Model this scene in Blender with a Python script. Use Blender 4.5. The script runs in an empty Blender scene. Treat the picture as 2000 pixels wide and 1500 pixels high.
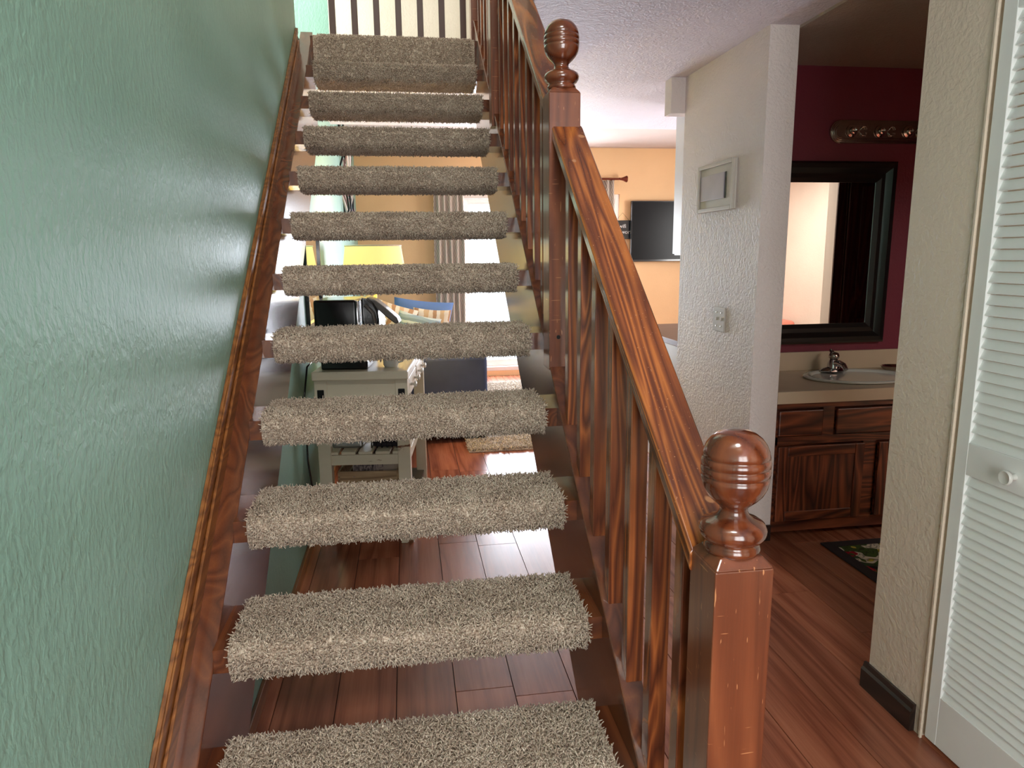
import bpy, math, random
import numpy as np
from mathutils import Matrix, Vector

random.seed(7)
rng = np.random.default_rng(7)
scene = bpy.context.scene
COL = scene.collection
PI = math.pi

# ------------------------------------------------------------------ camera, world, lights, exposure
def set_camera():
    yaw, pitch, roll = math.radians(8.41443), math.radians(10.57198), math.radians(-0.64567)
    f = Vector((math.sin(yaw) * math.cos(pitch), math.cos(yaw) * math.cos(pitch), -math.sin(pitch)))
    r = Vector((math.cos(yaw), -math.sin(yaw), 0))
    u = r.cross(f)
    r2 = r * math.cos(roll) + u * math.sin(roll)
    u2 = u * math.cos(roll) - r * math.sin(roll)
    m = Matrix(((r2.x, u2.x, -f.x, 0.41205), (r2.y, u2.y, -f.y, 0.0), (r2.z, u2.z, -f.z, 1.404), (0, 0, 0, 1)))
    cd = bpy.data.cameras.new('camera')
    cd.sensor_width = 36
    cd.lens = 1365.0 / 2000 * 36
    cd.clip_start = 0.02
    co = bpy.data.objects.new('camera', cd)
    co.matrix_world = m
    COL.objects.link(co)
    scene.camera = co
set_camera()

scene.view_settings.view_transform = 'Standard'
scene.view_settings.look = 'None'
scene.view_settings.gamma = 1
scene.view_settings.use_curve_mapping = False
scene.view_settings.exposure = 1.05
scene.cycles.max_bounces = 12
scene.cycles.diffuse_bounces = 6
scene.cycles.glossy_bounces = 5
scene.cycles.transparent_max_bounces = 12
scene.cycles.sample_clamp_indirect = 6
scene.cycles.caustics_reflective = False

w = bpy.data.worlds.new('sky')
scene.world = w
w.use_nodes = True
w.node_tree.nodes['Background'].inputs[0].default_value = (0.85, 0.93, 1.0, 1)
w.node_tree.nodes['Background'].inputs[1].default_value = 1.5

def area(name, loc, direction, sx, sy, watt, color=(1, 1, 1), spread=None):
    d = bpy.data.lights.new(name, 'AREA')
    d.shape = 'RECTANGLE'
    d.size, d.size_y = sx, sy
    d.energy = watt
    d.color = color
    if spread: d.spread = spread
    o = bpy.data.objects.new(name, d)
    o.location = loc
    o.rotation_euler = Vector(direction).to_track_quat('-Z', 'Y').to_euler()
    COL.objects.link(o)
    return o

area('daylight_patio_door', (1.95, 8.22, 1.06), (0, -1, 0), 1.86, 2.06, 112, (0.84, 0.89, 1.0))
area('added_front_light', (0.75, -1.52, 1.35), (0, 1, 0), 1.3, 1.9, 31, (1.0, 0.98, 0.95))  # unseen source behind the camera, added to light the hall
area('added_stairwell_light', (0.45, -0.5, 4.9), (0, 0.12, -1), 0.7, 0.7, 34, (1.0, 0.97, 0.93))  # added overhead light that brightens the lower tread tops; no lamp modelled
area('daylight_upstairs_window', (-1.3, 4.75, 3.9), (1, 0.32, -0.35), 0.8, 1.0, 42, (1.0, 0.96, 0.92))
area('daylight_bedroom', (3.4, 0.6, 2.25), (0, 0, -1), 1.0, 1.0, 26, (1.0, 0.96, 0.88))
area('added_kitchen_light', (4.5, 5.6, 1.5), (-1, 0, 0), 1.2, 1.1, 36, (1.0, 0.98, 0.95))  # added side light, gives the living room more ambient fill

# ------------------------------------------------------------------ helpers
def srgb(r, g, b):
    def c(v):
        v /= 255.0
        return v / 12.92 if v <= 0.04045 else ((v + 0.055) / 1.055) ** 2.4
    return (c(r), c(g), c(b), 1)

class MB:
    def __init__(self):
        self.v, self.f = [], []
    def add(self, vs, fs):
        n = len(self.v)
        self.v += [tuple(p) for p in vs]
        self.f += [tuple(i + n for i in f) for f in fs]
        return self
    def box(self, x0, x1, y0, y1, z0, z1):
        return self.add([(x0, y0, z0), (x1, y0, z0), (x1, y1, z0), (x0, y1, z0),
                         (x0, y0, z1), (x1, y0, z1), (x1, y1, z1), (x0, y1, z1)],
                        [(0, 3, 2, 1), (4, 5, 6, 7), (0, 1, 5, 4), (1, 2, 6, 5), (2, 3, 7, 6), (3, 0, 4, 7)])
    def frustum(self, x0, x1, y0, y1, z0, z1, i):
        """box whose top is inset by i"""
        return self.add([(x0, y0, z0), (x1, y0, z0), (x1, y1, z0), (x0, y1, z0),
                         (x0 + i, y0 + i, z1), (x1 - i, y0 + i, z1), (x1 - i, y1 - i, z1), (x0 + i, y1 - i, z1)],
                        [(0, 3, 2, 1), (4, 5, 6, 7), (0, 1, 5, 4), (1, 2, 6, 5), (2, 3, 7, 6), (3, 0, 4, 7)])
    def prism_x(self, poly, x0, x1):
        """poly: (y, z) points counter-clockwise seen from +x"""
        n = len(poly)
        vs = [(x0, y, z) for y, z in poly] + [(x1, y, z) for y, z in poly]
        fs = [tuple(reversed(range(n))), tuple(range(n, 2 * n))]
        for i in range(n):
            j = (i + 1) % n
            fs.append((i, j, n + j, n + i))
        return self.add(vs, fs)
    def prism_y(self, poly, y0, y1):
        n = len(poly)
        vs = [(x, y0, z) for x, z in poly] + [(x, y1, z) for x, z in poly]
        fs = [tuple(range(n)), tuple(reversed(range(n, 2 * n)))]
        for i in range(n):
            j = (i + 1) % n
            fs.append((j, i, n + i, n + j))
        return self.add(vs, fs)
    def lathe(self, prof, cx=0, cy=0, cz=0, seg=32, axis='z', sx=1, sy=1):
        n = len(prof)
        vs, fs = [], []
        for k in range(seg):
            a = 2 * PI * k / seg
            for r, h in prof:
                p = (r * math.cos(a) * sx, r * math.sin(a) * sy, h)
                if axis == 'x': p = (p[2], p[0], p[1])
                if axis == 'y': p = (p[0], p[2], p[1])
                vs.append((p[0] + cx, p[1] + cy, p[2] + cz))
        for k in range(seg):
            k2 = (k + 1) % seg
            for i in range(n - 1):
                fs.append((k * n + i, k2 * n + i, k2 * n + i + 1, k * n + i + 1))
        fs.append(tuple(k * n for k in reversed(range(seg))))
        fs.append(tuple(k * n + n - 1 for k in range(seg)))
        return self.add(vs, fs)
    def tube(self, pts, r, seg=8):
        pts = [Vector(p) for p in pts]
        rs = r if isinstance(r, (list, tuple)) else [r] * len(pts)
        vs, fs = [], []
        up = Vector((0.13, 0.21, 0.97))
        for i, p in enumerate(pts):
            t = (pts[min(i + 1, len(pts) - 1)] - pts[max(i - 1, 0)]).normalized()
            a = t.cross(up)
            if a.length < 1e-3: a = t.cross(Vector((1, 0, 0)))
            a.normalize()
            b = t.cross(a)
            for k in range(seg):
                q = 2 * PI * k / seg
                vs.append(p + (a * math.cos(q) + b * math.sin(q)) * rs[i])
        for i in range(len(pts) - 1):
            for k in range(seg):
                k2 = (k + 1) % seg
                fs.append((i * seg + k, i * seg + k2, (i + 1) * seg + k2, (i + 1) * seg + k))
        fs.append(tuple(reversed(range(seg))))
        fs.append(tuple(range((len(pts) - 1) * seg, len(pts) * seg)))
        return self.add(vs, fs)
    def mesh(self, name):
        me = bpy.data.meshes.new(name)
        me.from_pydata(self.v, [], self.f)
        me.update()
        return me

def finish(o, bevel=0, smooth=False, seg=2):
    if smooth:
        for p in o.data.polygons: p.use_smooth = True
    if bevel:
        m = o.modifiers.new('bevel', 'BEVEL')
        m.width = bevel
        m.segments = seg
        m.limit_method = 'ANGLE'
        m.angle_limit = math.radians(40)
        m.harden_normals = False

def obj(name, mb, mat, parent=None, bevel=0, smooth=False, label=None, cat=None, group=None, kind=None, loc=None, seg=2, auto=None):
    me = mb.mesh(name) if isinstance(mb, MB) else mb
    o = bpy.data.objects.new(name, me)
    COL.objects.link(o)
    if mat and not me.materials: me.materials.append(mat)
    if parent: o.parent = parent
    if loc: o.location = loc
    finish(o, bevel, smooth, seg)
    if auto is not None:
        for p in me.polygons: p.use_smooth = True
        me.set_sharp_from_angle(angle=math.radians(auto))
    if label: o['label'] = label
    if cat: o['category'] = cat
    if group: o['group'] = group
    if kind: o['kind'] = kind
    return o

def thing(name, label, cat, loc=(0, 0, 0), rz=0, group=None):
    o = bpy.data.objects.new(name, None)
    o.empty_display_size = 0.1
    COL.objects.link(o)
    o.location = loc
    o.rotation_euler = (0, 0, rz)
    o['label'] = label
    o['category'] = cat
    if group: o['group'] = group
    return o

def part_copy(src, parent, loc=None, rot=None):
    c = src.copy()
    COL.objects.link(c)
    c.parent = parent
    if loc is not None: c.location = loc
    if rot is not None: c.rotation_euler = rot
    return c

# ------------------------------------------------------------------ materials
class NT:
    def __init__(self, name):
        self.m = bpy.data.materials.new(name)
        self.m.use_nodes = True
        self.t = self.m.node_tree
        self.b = self.t.nodes['Principled BSDF']
    def n(self, kind, **kw):
        nd = self.t.nodes.new(kind)
        for k, v in kw.items(): setattr(nd, k, v)
        return nd
    def l(self, a, b): self.t.links.new(a, b)
    def inp(self, node, **kw):
        for k, v in kw.items(): node.inputs[k.replace('_', ' ')].default_value = v
        return node
    def coords(self, scale=(1, 1, 1), rnd=0.0, kind='Object'):
        tc = self.n('ShaderNodeTexCoord')
        mp = self.n('ShaderNodeMapping')
        mp.inputs['Scale'].default_value = scale
        self.l(tc.outputs[kind], mp.inputs['Vector'])
        if rnd:
            oi = self.n('ShaderNodeObjectInfo')
            mu = self.n('ShaderNodeVectorMath', operation='SCALE')
            mu.inputs[0].default_value = (rnd, rnd * 1.7, rnd * 0.6)
            self.l(oi.outputs['Random'], mu.inputs['Scale'])
            self.l(mu.outputs[0], mp.inputs['Location'])
        return mp.outputs['Vector']
    def noise(self, vec, scale, detail=4, rough=0.5, dist=0):
        nz = self.n('ShaderNodeTexNoise')
        nz.inputs['Scale'].default_value = scale
        nz.inputs['Detail'].default_value = detail
        nz.inputs['Roughness'].default_value = rough
        nz.inputs['Distortion'].default_value = dist
        if vec is not None: self.l(vec, nz.inputs['Vector'])
        return nz.outputs['Fac']
    def ramp(self, fac, stops, interp='LINEAR'):
        r = self.n('ShaderNodeValToRGB')
        r.color_ramp.interpolation = interp
        e = r.color_ramp.elements
        while len(e) < len(stops): e.new(0.5)
        for i, (p, c) in enumerate(stops):
            e[i].position = p
            e[i].color = c
        self.l(fac, r.inputs['Fac'])
        return r.outputs['Color']
    def math(self, op, a, b=None, c=None):
        m = self.n('ShaderNodeMath', operation=op)
        for i, x in enumerate((a, b, c)):
            if x is None: continue
            if isinstance(x, (int, float)): m.inputs[i].default_value = x
            else: self.l(x, m.inputs[i])
        return m.outputs[0]
    def mix(self, fac, a, b, mode='MIX'):
        m = self.n('ShaderNodeMix', data_type='RGBA', blend_type=mode)
        for s, x in ((m.inputs[0], fac), (m.inputs[6], a), (m.inputs[7], b)):
            if isinstance(x, (int, float, tuple)): s.default_value = x
            else: self.l(x, s)
        return m.outputs[2]
    def bump(self, h, strength, dist):
        b = self.n('ShaderNodeBump')
        b.inputs['Strength'].default_value = strength
        b.inputs['Distance'].default_value = dist
        self.l(h, b.inputs['Height'])
        self.l(b.outputs[0], self.b.inputs['Normal'])
    def color(self, c):
        if isinstance(c, tuple): self.b.inputs['Base Color'].default_value = c
        else: self.l(c, self.b.inputs['Base Color'])
    def set(self, rough=0.5, metal=0, coat=0, coat_rough=0.1, spec=0.5):
        self.b.inputs['Roughness'].default_value = rough
        self.b.inputs['Metallic'].default_value = metal
        self.b.inputs['Coat Weight'].default_value = coat
        self.b.inputs['Coat Roughness'].default_value = coat_rough
        self.b.inputs['Specular IOR Level'].default_value = spec
        return self.m

def add_scratches(mat):
    t = mat.node_tree
    b = t.nodes['Principled BSDF']
    src = b.inputs['Base Color'].links[0].from_socket
    tc = t.nodes.new('ShaderNodeTexCoord')
    total = None
    for sc, loc in (((4, 4, 60), 0.0), ((60, 60, 7), 3.3)):
        mp = t.nodes.new('ShaderNodeMapping')
        mp.inputs['Scale'].default_value = sc
        mp.inputs['Location'].default_value = (loc, loc, loc)
        nz = t.nodes.new('ShaderNodeTexNoise')
        nz.inputs['Scale'].default_value = 4.0
        nz.inputs['Detail'].default_value = 1
        rp = t.nodes.new('ShaderNodeMapRange')
        rp.inputs['From Min'].default_value = 0.735
        rp.inputs['From Max'].default_value = 0.76
        t.links.new(tc.outputs['Object'], mp.inputs[0])
        t.links.new(mp.outputs[0], nz.inputs['Vector'])
        t.links.new(nz.outputs['Fac'], rp.inputs['Value'])
        if total is None: total = rp.outputs[0]
        else:
            m = t.nodes.new('ShaderNodeMath'); m.operation = 'MAXIMUM'
            t.links.new(total, m.inputs[0]); t.links.new(rp.outputs[0], m.inputs[1])
            total = m.outputs[0]
    mx = t.nodes.new('ShaderNodeMix'); mx.data_type = 'RGBA'
    t.links.new(total, mx.inputs[0]); t.links.new(src, mx.inputs[6])
    mx.inputs[7].default_value = srgb(190, 130, 88)
    t.links.new(mx.outputs[2], b.inputs['Base Color'])

def plain(name, c, rough=0.5, metal=0, coat=0, spec=0.5, var=0.06):
    t = NT(name)
    v = t.noise(t.coords(), 9, 3)
    d = tuple(x * (1 - var * 2) for x in c[:3]) + (1,)
    t.color(t.ramp(v, [(0.3, d), (0.7, c)]))
    return t.set(rough, metal, coat, 0.1, spec)

def textured_wall(name, c, amp=0.5, scale=90, stretch=(1, 1, 1), rough=0.55, spec=0.5, dist=0.004, c2=None):
    t = NT(name)
    v = t.coords(stretch)
    a = t.noise(v, scale, 3, 0.55, 0.4)
    b = t.noise(v, scale * 0.32, 2, 0.5, 0.8)
    h = t.ramp(t.math('ADD', t.math('MULTIPLY', a, 0.55), t.math('MULTIPLY', b, 0.45)), [(0.4, (0, 0, 0, 1)), (0.62, (1, 1, 1, 1))])
    low = t.noise(t.coords(), 1.3, 3)
    d = c2 or tuple(x * 0.9 for x in c[:3]) + (1,)
    t.color(t.ramp(low, [(0.35, d), (0.65, c)]))
    t.bump(h, amp, dist)
    return t.set(rough, spec=spec)

def wood(name, dark, mid, light, axis='Z', rough=0.28, coat=0.5, ring=9.0, rnd=7.0, bump=0.05, stretch=0.09):
    t = NT(name)
    s = {'X': (stretch, 1, 1), 'Y': (1, stretch, 1), 'Z': (1, 1, stretch)}[axis]
    v = t.coords(s, rnd)
    big = t.noise(v, ring, 2, 0.45, 0.6)
    rings = t.math('FRACT', t.math('MULTIPLY', big, 9.0))
    tri = t.math('ABSOLUTE', t.math('SUBTRACT', t.math('MULTIPLY', rings, 2.0), 1.0))
    s2 = {'X': (stretch * .25, 1, 1), 'Y': (1, stretch * .25, 1), 'Z': (1, 1, stretch * .25)}[axis]
    fine = t.noise(t.coords(s2, rnd), 260, 3, 0.6)
    blend = t.math('ADD', t.math('MULTIPLY', tri, 0.62), t.math('MULTIPLY', fine, 0.38))
    col = t.ramp(blend, [(0.18, dark), (0.5, mid), (0.85, light)])
    wear = t.noise(t.coords((1, 1, 1), rnd), 5.5, 3)
    col2 = t.mix(t.ramp(wear, [(0.42, (0, 0, 0, 1)), (0.75, (0.45, 0.45, 0.45, 1))]), col, dark)
    t.color(col2)
    t.bump(fine, bump, 0.002)
    return t.set(rough, coat=coat, coat_rough=0.14)

M = {}
M['green'] = textured_wall('green_wall_paint', srgb(146, 186, 172), 0.3, 80, (1, 1, 0.6), rough=0.46, spec=0.45, c2=srgb(134, 174, 160))
M['pillar'] = textured_wall('off_white_wall_paint', srgb(236, 226, 222), 0.5, 75, rough=0.55, dist=0.005)
M['beige'] = textured_wall('warm_beige_wall_paint', srgb(226, 210, 190), 0.42, 60, rough=0.5)
M['ceil'] = textured_wall('stippled_ceiling_paint', srgb(232, 224, 234), 0.6, 85, rough=0.6, spec=0.4, dist=0.006)
M['smooth_ceil'] = textured_wall('smooth_ceiling_paint', srgb(206, 190, 182), 0.2, 60, rough=0.85, spec=0.15)
M['peach'] = textured_wall('peach_wall_paint', srgb(238, 194, 144), 0.1, 80, rough=0.6)
M['cream'] = textured_wall('cream_wall_paint', srgb(232, 222, 208), 0.2, 80, rough=0.6)
M['red'] = textured_wall('burgundy_wall_paint', srgb(120, 42, 60), 0.15, 70, rough=0.5)
M['bath_ceil'] = textured_wall('bathroom_ceiling_paint', srgb(176, 160, 146), 0.6, 85, rough=0.6)
M['rail_wood'] = wood('stained_fir_slope', srgb(96, 46, 24), srgb(142, 76, 38), srgb(192, 112, 52), 'X', 0.24, 0.6, 10, 5)
M['post_wood'] = wood('stained_fir_upright', srgb(84, 40, 26), srgb(128, 68, 40), srgb(182, 104, 56), 'Z', 0.26, 0.6, 13, 7)
M['newel_wood'] = wood('worn_stained_newel', srgb(96, 48, 29), srgb(120, 63, 38), srgb(134, 74, 45), 'Z', 0.3, 0.5, 9, 4)
add_scratches(M['newel_wood'])
add_scratches(M['rail_wood'])
M['finial_wood'] = wood('turned_glossy_wood', srgb(78, 32, 16), srgb(106, 50, 26), srgb(122, 62, 34), 'Z', 0.16, 0.9, 6, 4, 0.01, 0.3)
M['string_wood'] = wood('stringer_stained_wood', srgb(84, 44, 28), srgb(100, 54, 33), srgb(118, 66, 38), 'Y', 0.22, 0.6, 7, 3, 0.03, 0.05)
M['trim_wood'] = wood('honey_trim_wood', srgb(104, 60, 28), srgb(132, 80, 38), srgb(154, 98, 48), 'Y', 0.4, 0.3, 10, 3, 0.03, 0.03)
M['vanity_wood'] = wood('dark_oak', srgb(48, 20, 12), srgb(96, 46, 28), srgb(140, 74, 44), 'X', 0.35, 0.3, 9, 5)
M['vanity_wood_v'] = wood('dark_oak_upright', srgb(48, 20, 12), srgb(96, 46, 28), srgb(140, 74, 44), 'Z', 0.35, 0.3, 9, 5)
M['dark_frame'] = plain('black_brown_lacquer', srgb(22, 18, 17), 0.3, coat=0.3)
M['dark_base'] = wood('espresso_baseboard_wood', srgb(22, 14, 12), srgb(40, 27, 22), srgb(56, 40, 33), 'Y', 0.4, 0.2)
M['brown_door'] = wood('brown_door_wood', srgb(44, 26, 20), srgb(66, 40, 30), srgb(88, 56, 42), 'Z', 0.4, 0.3)
M['door_white'] = plain('white_door_paint', srgb(240, 242, 240), 0.42, var=0.02)
M['white'] = plain('white_plastic', srgb(228, 222, 216), 0.4, var=0.02)
M['panel_white'] = plain('white_cabinet_paint', srgb(226, 228, 232), 0.35, var=0.02)
M['black_plastic'] = plain('black_glossy_plastic', srgb(14, 14, 17), 0.18, coat=0.4)
M['grey_plastic'] = plain('smoke_grey_plastic', srgb(92, 88, 84), 0.3)
M['screen'] = plain('switched_off_screen', srgb(12, 11, 14), 0.25, spec=0.15)
M['chrome'] = plain('chrome', srgb(205, 205, 208), 0.09, metal=1, var=0.02)
M['dull_chrome'] = plain('tarnished_chrome', srgb(200, 190, 180), 0.16, metal=1, var=0.1)
M['bronze'] = plain('bronze_metal', srgb(110, 52, 34), 0.35, metal=0.7)
M['iron'] = plain('black_iron', srgb(20, 20, 22), 0.4, metal=0.5)
M['porcelain'] = plain('grey_white_porcelain', srgb(212, 212, 206), 0.12, coat=0.5, var=0.01)
M['counter'] = plain('beige_laminate', srgb(204, 184, 158), 0.3, var=0.03)
M['brown_counter'] = plain('brown_laminate', srgb(124, 98, 84), 0.3, var=0.08)
M['sofa'] = plain('slate_blue_upholstery', srgb(72, 82, 112), 0.9, var=0.08)
M['joint'] = plain('dark_floor_joint', srgb(52, 24, 16), 0.7)
M['pink'] = plain('salmon_bedspread', srgb(226, 138, 120), 0.9)
M['crate'] = wood('pale_crate_wood', srgb(120, 94, 66), srgb(160, 132, 98), srgb(186, 160, 124), 'X', 0.6, 0)

def floor_mat():
    t = NT('red_brown_laminate')
    v = t.coords((1, 0.07, 1), 9.0)
    big = t.noise(v, 9, 2, 0.4, 0.3)
    tri = t.math('ABSOLUTE', t.math('SUBTRACT', t.math('MULTIPLY', t.math('FRACT', t.math('MULTIPLY', big, 5.0)), 2.0), 1.0))
    fine = t.noise(t.coords((1, 0.03, 1), 9.0), 150, 3, 0.6)
    bl = t.math('ADD', t.math('MULTIPLY', tri, 0.45), t.math('MULTIPLY', fine, 0.55))
    col = t.ramp(bl, [(0.2, srgb(128, 70, 50)), (0.5, srgb(158, 94, 68)), (0.85, srgb(180, 114, 86))])
    oi = t.n('ShaderNodeObjectInfo')
    tone = t.ramp(oi.outputs['Random'], [(0.0, (0.72, 0.70, 0.70, 1)), (1.0, (1.08, 1.06, 1.04, 1))])
    t.color(t.mix(1.0, col, tone, 'MULTIPLY'))
    t.bump(fine, 0.04, 0.001)
    return t.set(0.27, coat=0.1, coat_rough=0.25, spec=0.5)
M['floor'] = floor_mat()

def carpet_mat(name, cols, scale=230):
    t = NT(name)
    v = t.coords((1, 1, 1), 3.0)
    a = t.noise(v, scale, 2, 0.6)
    b = t.noise(v, 14, 3, 0.5)
    f = t.math('ADD', t.math('MULTIPLY', a, 0.8), t.math('MULTIPLY', b, 0.2))
    t.color(t.ramp(f, [(0.34, cols[0]), (0.47, cols[1]), (0.58, cols[2]), (0.72, cols[3])]))
    t.b.inputs['Sheen Weight'].default_value = 0.15
    return t.set(0.95, spec=0.15)
M['pile'] = carpet_mat('beige_shag_yarn', [srgb(112, 92, 78), srgb(172, 152, 134), srgb(206, 190, 172), srgb(234, 222, 208)])
M['rug_pile'] = carpet_mat('oatmeal_rug_yarn', [srgb(150, 134, 116), srgb(186, 170, 152), srgb(206, 194, 178), srgb(226, 216, 202)], 90)

def glass_mat():
    m = bpy.data.materials.new('clear_glass')
    m.use_nodes = True
    t = m.node_tree
    t.nodes.remove(t.nodes['Principled BSDF'])
    tr, gl, mx = t.nodes.new('ShaderNodeBsdfTransparent'), t.nodes.new('ShaderNodeBsdfGlossy'), t.nodes.new('ShaderNodeMixShader')
    gl.inputs['Roughness'].default_value = 0.02
    mx.inputs[0].default_value = 0.06
    t.links.new(tr.outputs[0], mx.inputs[1])
    t.links.new(gl.outputs[0], mx.inputs[2])
    t.links.new(mx.outputs[0], t.nodes['Material Output'].inputs['Surface'])
    return m
M['glass'] = glass_mat()

def mirror_mat():
    t = NT('mirror_glass')
    t.color((0.92, 0.92, 0.92, 1))
    return t.set(0.0, metal=1)
M['mirror'] = mirror_mat()

def shade_mat():
    t = NT('yellow_lampshade_fabric')
    t.color(srgb(240, 226, 160))
    t.b.inputs['Emission Color'].default_value = srgb(255, 222, 130)
    t.b.inputs['Emission Strength'].default_value = 0.45
    t.bump(t.noise(t.coords((1, 1, 6)), 60, 2), 0.1, 0.001)
    return t.set(0.8)
M['shade'] = shade_mat()

def distressed():
    t = NT('distressed_white_paint')
    a = t.noise(t.coords((0.5, 1, 1.6)), 16, 4, 0.6, 0.5)
    col = t.ramp(a, [(0.0, srgb(214, 206, 184)), (0.66, srgb(206, 198, 176)), (0.70, srgb(110, 70, 44))])
    t.color(col)
    return t.set(0.4)
M['distress'] = distressed()

def curtain_mat():
    t = NT('zigzag_curtain_cloth')
    tc = t.n('ShaderNodeTexCoord')
    sp = t.n('ShaderNodeSeparateXYZ')
    t.l(tc.outputs['UV'], sp.inputs[0])
    u, v = sp.outputs[0], sp.outputs[1]
    zz = t.math('ABSOLUTE', t.math('SUBTRACT', t.math('FRACT', t.math('MULTIPLY', v, 16.0)), 0.5))
    s = t.math('FRACT', t.math('MULTIPLY', t.math('ADD', u, t.math('MULTIPLY', zz, 0.09)), 26.0))
    col = t.ramp(s, [(0.0, srgb(214, 200, 184)), (0.52, srgb(206, 190, 172)), (0.6, srgb(116, 106, 110)), (0.78, srgb(140, 130, 132)), (0.9, srgb(214, 200, 184))])
    t.color(col)
    t.b.inputs['Transmission Weight'].default_value = 0
    return t.set(0.9)
M['curtain'] = curtain_mat()

def rug_mat():
    t = NT('floral_rug_print')
    v = t.coords((1, 1, 1))
    vo = t.n('ShaderNodeTexVoronoi')
    vo.inputs['Scale'].default_value = 15
    nz = t.n('ShaderNodeTexNoise')
    nz.inputs['Scale'].default_value = 6
    t.l(v, nz.inputs['Vector'])
    mxv = t.n('ShaderNodeMix', data_type='RGBA')
    mxv.inputs[0].default_value = 0.4
    t.l(v, mxv.inputs[6]); t.l(nz.outputs['Color'], mxv.inputs[7])
    t.l(mxv.outputs[2], vo.inputs['Vector'])
    sepc = t.n('ShaderNodeSeparateColor')
    t.l(vo.outputs['Color'], sepc.inputs[0])
    fl = t.ramp(sepc.outputs[0], [(0, srgb(38, 30, 32)), (0.2, srgb(70, 88, 44)), (0.36, srgb(196, 180, 76)), (0.5, srgb(214, 204, 184)),
                                  (0.64, srgb(58, 76, 48)), (0.8, srgb(166, 34, 50)), (0.93, srgb(34, 28, 30))], 'CONSTANT')
    ring = t.ramp(t.math('FRACT', t.math('MULTIPLY', vo.outputs['Distance'], 4.0)), [(0.5, (0, 0, 0, 1)), (0.8, (0.6, 0.6, 0.6, 1))])
    t.color(t.mix(ring, fl, srgb(40, 32, 30)))
    return t.set(0.9, spec=0.2)
M['rug_print'] = rug_mat()

# ------------------------------------------------------------------ stair constants
RUN, RISE = 0.25433, 0.19532
Y1, Z1 = 1.19186, 0.3844                      # nosing front and top of the tread one riser above the lowest
def nos(y): return Z1 + (y - Y1) * RISE / RUN
CEIL, UP = 2.36, 2.532
XW = -0.10

# ------------------------------------------------------------------ structure
def struct(name, mb, mat, **k):
    return obj(name, mb, mat, kind='structure', **k)

# floor: base plus one object per plank
fl = struct('floor', MB().box(-0.2, 4.7, -1.5, 8.15, -0.12, -0.005), M['joint'])
PW = 0.19
def make_planks():
    joints = {4: [2.80], 3: [3.21], 5: [2.79]}
    k = -2
    while True:
        x0 = 0.14 + PW * k
        x1 = x0 + PW
        if x0 > 3.7: break
        a, b = max(x0, XW), x1
        if b > XW + 0.01:
            y = -1.0 - random.random() * 1.0
            if k + 0 in joints: y = joints[k][0] - 1.2 * 4
            while y < 8.0:
                y2 = y + 1.2
                ya, yb = max(y, -1.4), min(y2, 8.0)
                if yb - ya > 0.02:
                    g = 0.0008
                    m = MB()
                    m.frustum(a + g, b - g, ya + g, yb - g, -0.006, 0.0, 0.0008)
                    cx, cy = (a + b) / 2, (ya + yb) / 2
                    m.v = [(p[0] - cx, p[1] - cy, p[2]) for p in m.v]
                    o = obj('plank', m, M['floor'], fl, loc=(cx, cy, 0))
                y = y2
        k += 1
make_planks()

struct('wall_left', MB().prism_x([(-1.5, 0), (8.15, 0), (8.15, 2.65), (5.62, 2.65), (5.62, UP), (3.97, UP), (3.97, 4.95), (-1.5, 4.95)], XW - 0.12, XW), M['green'])
DX0, DX1, DZ0, DZ1 = 1.03, 2.87, 0.06, 2.06
struct('wall_back', MB().box(XW, DX0, 8.0, 8.15, 0, 2.6).box(DX1, 4.6, 8.0, 8.15, 0, 2.6).box(DX0, DX1, 8.0, 8.15, DZ1, 2.6).box(DX0, DX1, 8.0, 8.15, 0, DZ0), M['peach'])
struct('wall_right', MB().box(4.6, 4.72, 3.6, 5.0, 0, 2.6).box(4.6, 4.72, 6.2, 8.15, 0, 2.6).box(4.6, 4.72, 5.0, 6.2, 0, 0.9).box(4.6, 4.72, 5.0, 6.2, 2.1, 2.6), M['cream'])
struct('wall_center', MB().box(2.0, 2.135, 3.03, 3.96, 0, CEIL), M['pillar'])
struct('beam', MB().box(1.918, 2.6, 3.96, 4.06, 2.17, CEIL), M['pillar'])
struct('wall_kitchen', MB().box(2.135, 4.6, 3.68, 3.8, 0, CEIL), M['cream'])
struct('wall_bathroom', MB().box(2.135, 4.6, 3.6, 3.68, 0, CEIL), M['red'])
struct('wall_bathroom_right', MB().box(4.6, 4.72, 1.75, 3.68, 0, CEIL), M['red'])
struct('wall_bathroom_front', MB().box(1.97, 3.06, 1.75, 1.87, 0, CEIL).box(3.06, 3.84, 1.75, 1.87, 2.03, CEIL).box(3.84, 4.6, 1.75, 1.87, 0, CEIL), M['cream'])
struct('wall_closet', MB().box(1.85, 1.97, 1.632, 1.87, 0, CEIL).box(1.85, 1.97, 0.05, 1.632, 2.06, CEIL).box(1.85, 1.97, -1.5, 0.05, 0, CEIL), M['beige'])
struct('wall_closet_inside', MB().box(2.45, 2.5, 0.0, 1.75, 0, CEIL).box(1.97, 2.45, -0.05, 0.0, 0, CEIL), M['cream'])
struct('wall_front', MB().box(XW, 0.1, -1.5, -1.4, 0, 4.95).box(1.4, 2.3, -1.5, -1.4, 0, 4.95).box(0.1, 1.4, -1.5, -1.4, 2.3, 4.95).box(0.1, 1.4, -1.5, -1.4, 0, 0.4), M['cream'])
# bedroom behind the bathroom, seen in the mirror
struct('wall_bedroom', MB().box(2.5, 4.72, -1.3, -1.2, 0, CEIL).box(4.6, 4.72, -1.2, 1.75, 0, CEIL).box(2.45, 2.5, -1.3, 0, 0, CEIL), M['cream'])
struct('floor_bedroom', MB().box(2.5, 4.6, -1.2, 1.75, -0.01, 0.0), M['crate'])
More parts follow.
